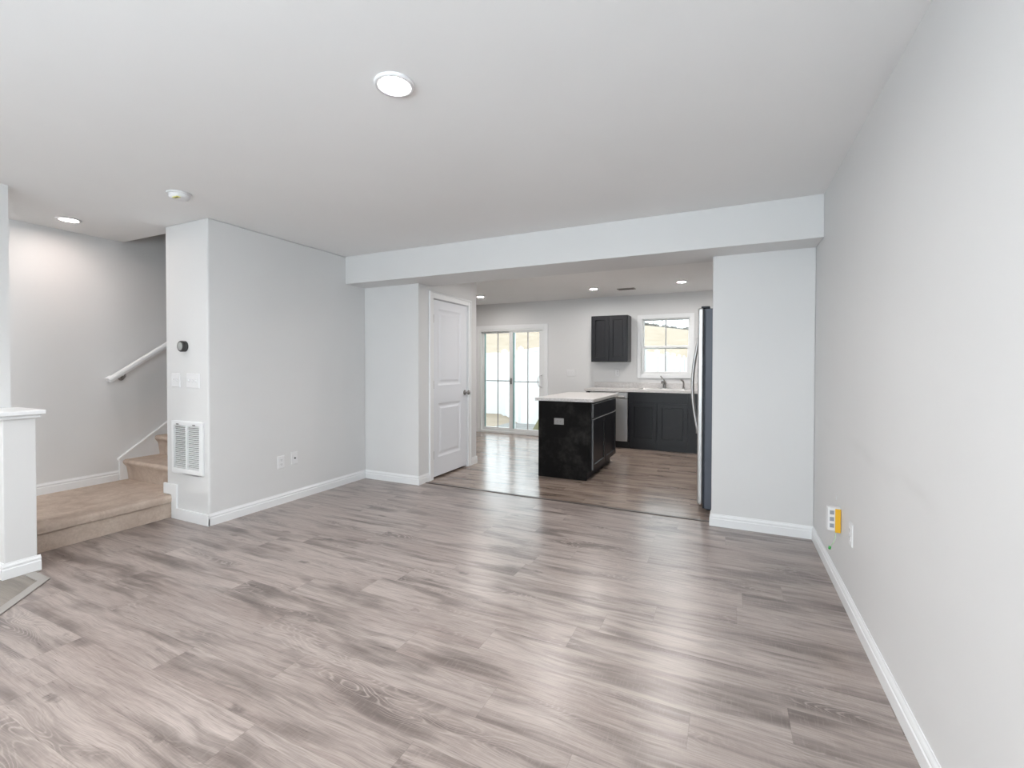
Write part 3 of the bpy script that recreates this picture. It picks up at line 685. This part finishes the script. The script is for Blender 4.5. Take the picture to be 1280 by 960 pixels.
mb = MB(); mb.tube([(-.92, 7.66, .985), (-.925, 7.60, 1.03), (-.93, 7.53, 1.045), (-.935, 7.47, 1.03), (-.937, 7.455, 1.005)], [.016, .014, .013, .013, .014], 12); mb.build('spout', NICKEL, fc)
mb = MB(); mb.tube([(-.92, 7.667, 1.02), (-.94, 7.65, 1.06), (-.965, 7.62, 1.10), (-.975, 7.61, 1.112)], [.014, .010, .009, .011], 10); mb.build('lever', NICKEL, fc)
sp_ = thing('side_sprayer', 'small dark side sprayer standing right of the faucet', 'sprayer', (-.63, 7.67, .912))
MB().lathe((-.635, 7.667, .9125), (0, 0, 1), [(.022, 0), (.02, .012), (.014, .03)], 16).build('sprayer_base', CHROME, sp_)
mb = MB(); mb.tube([(-.635, 7.667, .935), (-.635, 7.667, .99), (-.637, 7.662, 1.02), (-.655, 7.645, 1.05), (-.67, 7.63, 1.052)], [.012, .011, .012, .016, .013], 12); mb.build('spray_head', NICKEL, sp_)

uc = thing('upper_cabinet', 'black double-door upper cabinet hung left of the kitchen window', 'cabinet', (-1.75, 7.58, 1.34))
UX0, UX1, UZ0, UZ1, UY = -2.055, -1.46, 1.34, 2.09, 7.44
MB().box(UX0, UX1, UY, YK-.002, UZ0, UZ1).build('carcass', BLACK, uc, .002)
fu = lambda u, v, d: (u, UY-.02-d, v); um = (UX0+UX1)/2
slabdoor(uc, fu, UX0+.012, um-.003, UZ0+.012, UZ1-.012, 'door', .06); slabdoor(uc, fu, um+.003, UX1-.012, UZ0+.012, UZ1-.012, 'door', .06)

# ------------------------------------------------------------------ refrigerator
fr = thing('refrigerator', 'stainless side-by-side refrigerator behind the right wall end', 'refrigerator', (.2, 4.8, 0))
RY0, RY1, RZ = 4.36, 5.27, 1.79
MB().box(-.184, .565, RY0, RY1, .02, RZ-.012).build('body', FRIDGE, fr, .006)
MB().box(-.198, -.184, RY0+.006, RY1-.006, .05, RZ-.012).build('gasket', GASKET, fr)
rm = RY0+.43
for a, b in ((RY0, rm-.004), (rm+.004, RY1)):
    d = MB().box(-.246, -.198, a, b, .052, RZ-.004).build('door', STEEL, fr, .014, seg=3)
    s = 1 if b < 5 else -1; hy = (b-.035) if s == 1 else (a+.035)
    mb = MB(); pts = [(-.244, hy, 1.545), (-.268, hy, 1.535)]+[(-.268-.048*math.sin(PI*k/10), hy, 1.50-.83*k/10) for k in range(11)]+[(-.268, hy, .635), (-.244, hy, .625)]
    mb.tube(pts, .013, 12); mb.build('handle', STEEL, d)
MB().box(-.22, -.15, RY0+.03, RY0+.12, RZ-.004, RZ+.012).build('hinge_cover', GASKET, fr, .003)
MB().box(-.20, -.184, RY0+.02, RY1-.02, .02, .048).build('kick_grille', GASKET, fr)
for yy in (RY0+.06, RY1-.06):
    for xx in (-.15, .5): MB().lathe((xx, yy, 0), (0, 0, 1), [(.022, 0), (.022, .012), (.01, .013), (.01, .019)], 14).build('foot', DARK, fr)

# ------------------------------------------------------------------ outdoors
def noise_mat(name, c1, c2, sc):
    M = mat(name, c1, .95, spec=.1); N = NT(M); N.base(N.mix(N.ramp(N.noise(N.coords(), sc, 4), [(.35, 0.0), (.65, 1.0)]), c1, c2)); return M
GRASS = noise_mat('dry_grass', (.31, .258, .205), (.27, .22, .168), 1.2); CONC = noise_mat('concrete', (.25, .245, .24), (.21, .205, .20), 3)
BARK = noise_mat('grey_bark', (.29, .28, .275), (.25, .24, .235), 5); BRUSH = noise_mat('brush', (.25, .24, .225), (.2, .19, .18), 2)
FENCE = mat('white_fence_vinyl', (.55, .565, .57), .5)
def hill_z(x, y):
    base = -.12-.25*min(1, max(0, (y-8.5)/3))
    s = max(0, min(1, (y-13)/34)); s = s*s*(3-2*s)
    return base+s*(4.9+max(0, min(6.5, (-x-3)*.15)))
mb = MB(); nx, ny = 70, 50; xs = [-70+95*i/nx for i in range(nx+1)]; yy = [7.9+60*(j/ny)**1.5 for j in range(ny+1)]
mb.add([(x, y, hill_z(x, y)) for y in yy for x in xs], [(j*(nx+1)+i, j*(nx+1)+i+1, (j+1)*(nx+1)+i+1, (j+1)*(nx+1)+i) for j in range(ny) for i in range(nx)], True)
g = mb.build('ground', GRASS); g['kind'] = 'structure'
p = MB().box(-4.6, -2.4, 7.89, 9.6, -.2, -.05).build('patio', CONC); p['kind'] = 'structure'
mo = MB(); N_ = 24; cx, cy = -3.2, 8.95
P = [(cx+.6*r/6*math.cos(2*PI*k/N_), cy+.5*r/6*math.sin(2*PI*k/N_), -.2+.75*math.cos(PI/2*r/6)**1.2) for r in range(1, 7) for k in range(N_)]+[(cx, cy, .55)]
mo.add(P, [(r*N_+k, r*N_+(k+1) % N_, (r+1)*N_+(k+1) % N_, (r+1)*N_+k) for r in range(5) for k in range(N_)]+[(6*N_, k, (k+1) % N_) for k in range(N_)], True)
mo = mo.build('grass_mound', noise_mat('olive_grass', (.19, .175, .11), (.155, .148, .085), 3), loc=(cx, cy, -.4)); mo['label'] = 'low olive grass mound outside the right pane of the patio door'; mo['category'] = 'mound'
def fence(label, a, b, ztop, zbot, n):
    a, b = Vector(a), Vector(b); c = (a+b)/2
    t = thing('vinyl_fence', label, 'fence', (c.x, c.y, zbot), 'white yard fences')
    d = (b-a)/n; nn = Vector((-d.y, d.x)).normalized()
    for i in range(n):
        p, q = a+d*i+d.normalized()*.05, a+d*(i+1)-d.normalized()*.05
        for nm, th, z0, z1 in (('fence_panel', .011, zbot+.12, ztop-.09), ('fence_rail', .024, ztop-.09, ztop), ('fence_rail', .024, zbot+.02, zbot+.12)):
            mb = MB(); mb.prism([tuple(p+nn*th), tuple(q+nn*th), tuple(q-nn*th), tuple(p-nn*th)], lambda u, v, w: (u, v, w), z0, z1); mb.build(nm, FENCE, t)
    for i in range(n+1):
        p = a+d*i; mb = MB().box(p.x-.055, p.x+.055, p.y-.055, p.y+.055, zbot-.1, ztop+.05)
        mb.add([(p.x-.065, p.y-.065, ztop+.05), (p.x+.065, p.y-.065, ztop+.05), (p.x+.065, p.y+.065, ztop+.05), (p.x-.065, p.y+.065, ztop+.05), (p.x, p.y, ztop+.11)], [(0, 1, 2, 3), (0, 1, 4), (1, 2, 4), (2, 3, 4), (3, 0, 4)]); mb.build('fence_post', FENCE, t)
fence('white vinyl back fence seen through the left pane of the patio door', (-10.4, 13.9), (-6.75, 13.7), 1.70, -.36, 2)
fence('white vinyl side fence rising through the right pane of the patio door', (-6.6, 13.5), (-3.72, 9.57), 1.70, -.36, 2)
fence('white vinyl fence running back outside the kitchen window', (-1.72, 8.6), (-1.72, 25), 1.60, -.34, 8)
def tree(x, y, h, label):
    rnd = random.Random(int(x*100+y*7)); z0 = hill_z(x, y)-.1; mb = MB()
    def br(p, d, L, r, lev):
        pts = [p]; dd = d.copy()
        for k in range(4):
            dd = (dd+Vector((rnd.uniform(-.16, .16), rnd.uniform(-.16, .16), rnd.uniform(-.03, .1)))).normalized(); pts.append(pts[-1]+dd*L/4)
        mb.tube(pts, [r*(1-.15*k) for k in range(5)], 5)
        if lev == 0: return
        for k in range(4 if lev > 1 else 3):
            q = pts[rnd.choice((2, 3, 4))]; a = rnd.uniform(0, 2*PI); s = rnd.uniform(.45, .9)
            br(q, (dd+Vector((math.cos(a)*s, math.sin(a)*s, rnd.uniform(-.05, .3)))).normalized(), L*rnd.uniform(.55, .75), r*.5, lev-1)
    br(Vector((x, y, z0)), Vector((0, 0, 1)), h*.42, h*.009, 3)
    o = mb.build('bare_tree', BARK, None, loc=(x, y, z0)); o['label'] = label; o['category'] = 'tree'; o['group'] = 'bare trees on the far ridge'
TL = ['tall bare tree on the ridge at the left edge of the kitchen window', 'bare tree on the ridge left of the window mid bar', 'slender bare tree on the ridge just behind the window mid bar',
      'bare tree on the ridge right of the window mid bar', 'low bare tree on the ridge near the right edge of the window']
for i, (k, h) in enumerate(((-.165, 6.2), (-.145, 5.6), (-.122, 5.2), (-.098, 4.6), (-.075, 4.2))): yt = (54, 61, 68, 57, 65)[i]; tree(k*yt, yt, h*yt/50, TL[i])
# brush line along the ridge
mb = MB(); rnd = random.Random(3)
for i in range(150):
    x = rnd.uniform(-10, -1); y = 47.5+rnd.uniform(0, 2.5); z = hill_z(x, y); hh = rnd.uniform(.15, .5)
    for k in range(5):
        mb.tube([(x, y, z-.1), (x+rnd.uniform(-.3, .3), y, z+hh*.6), (x+rnd.uniform(-.6, .6), y+rnd.uniform(-.3, .3), z+hh)], [.05, .035, .015], 4)
b = mb.build('ridge_brush', BRUSH); b['kind'] = 'stuff'; b['label'] = 'grey leafless brush along the far ridge'; b['category'] = 'brush'
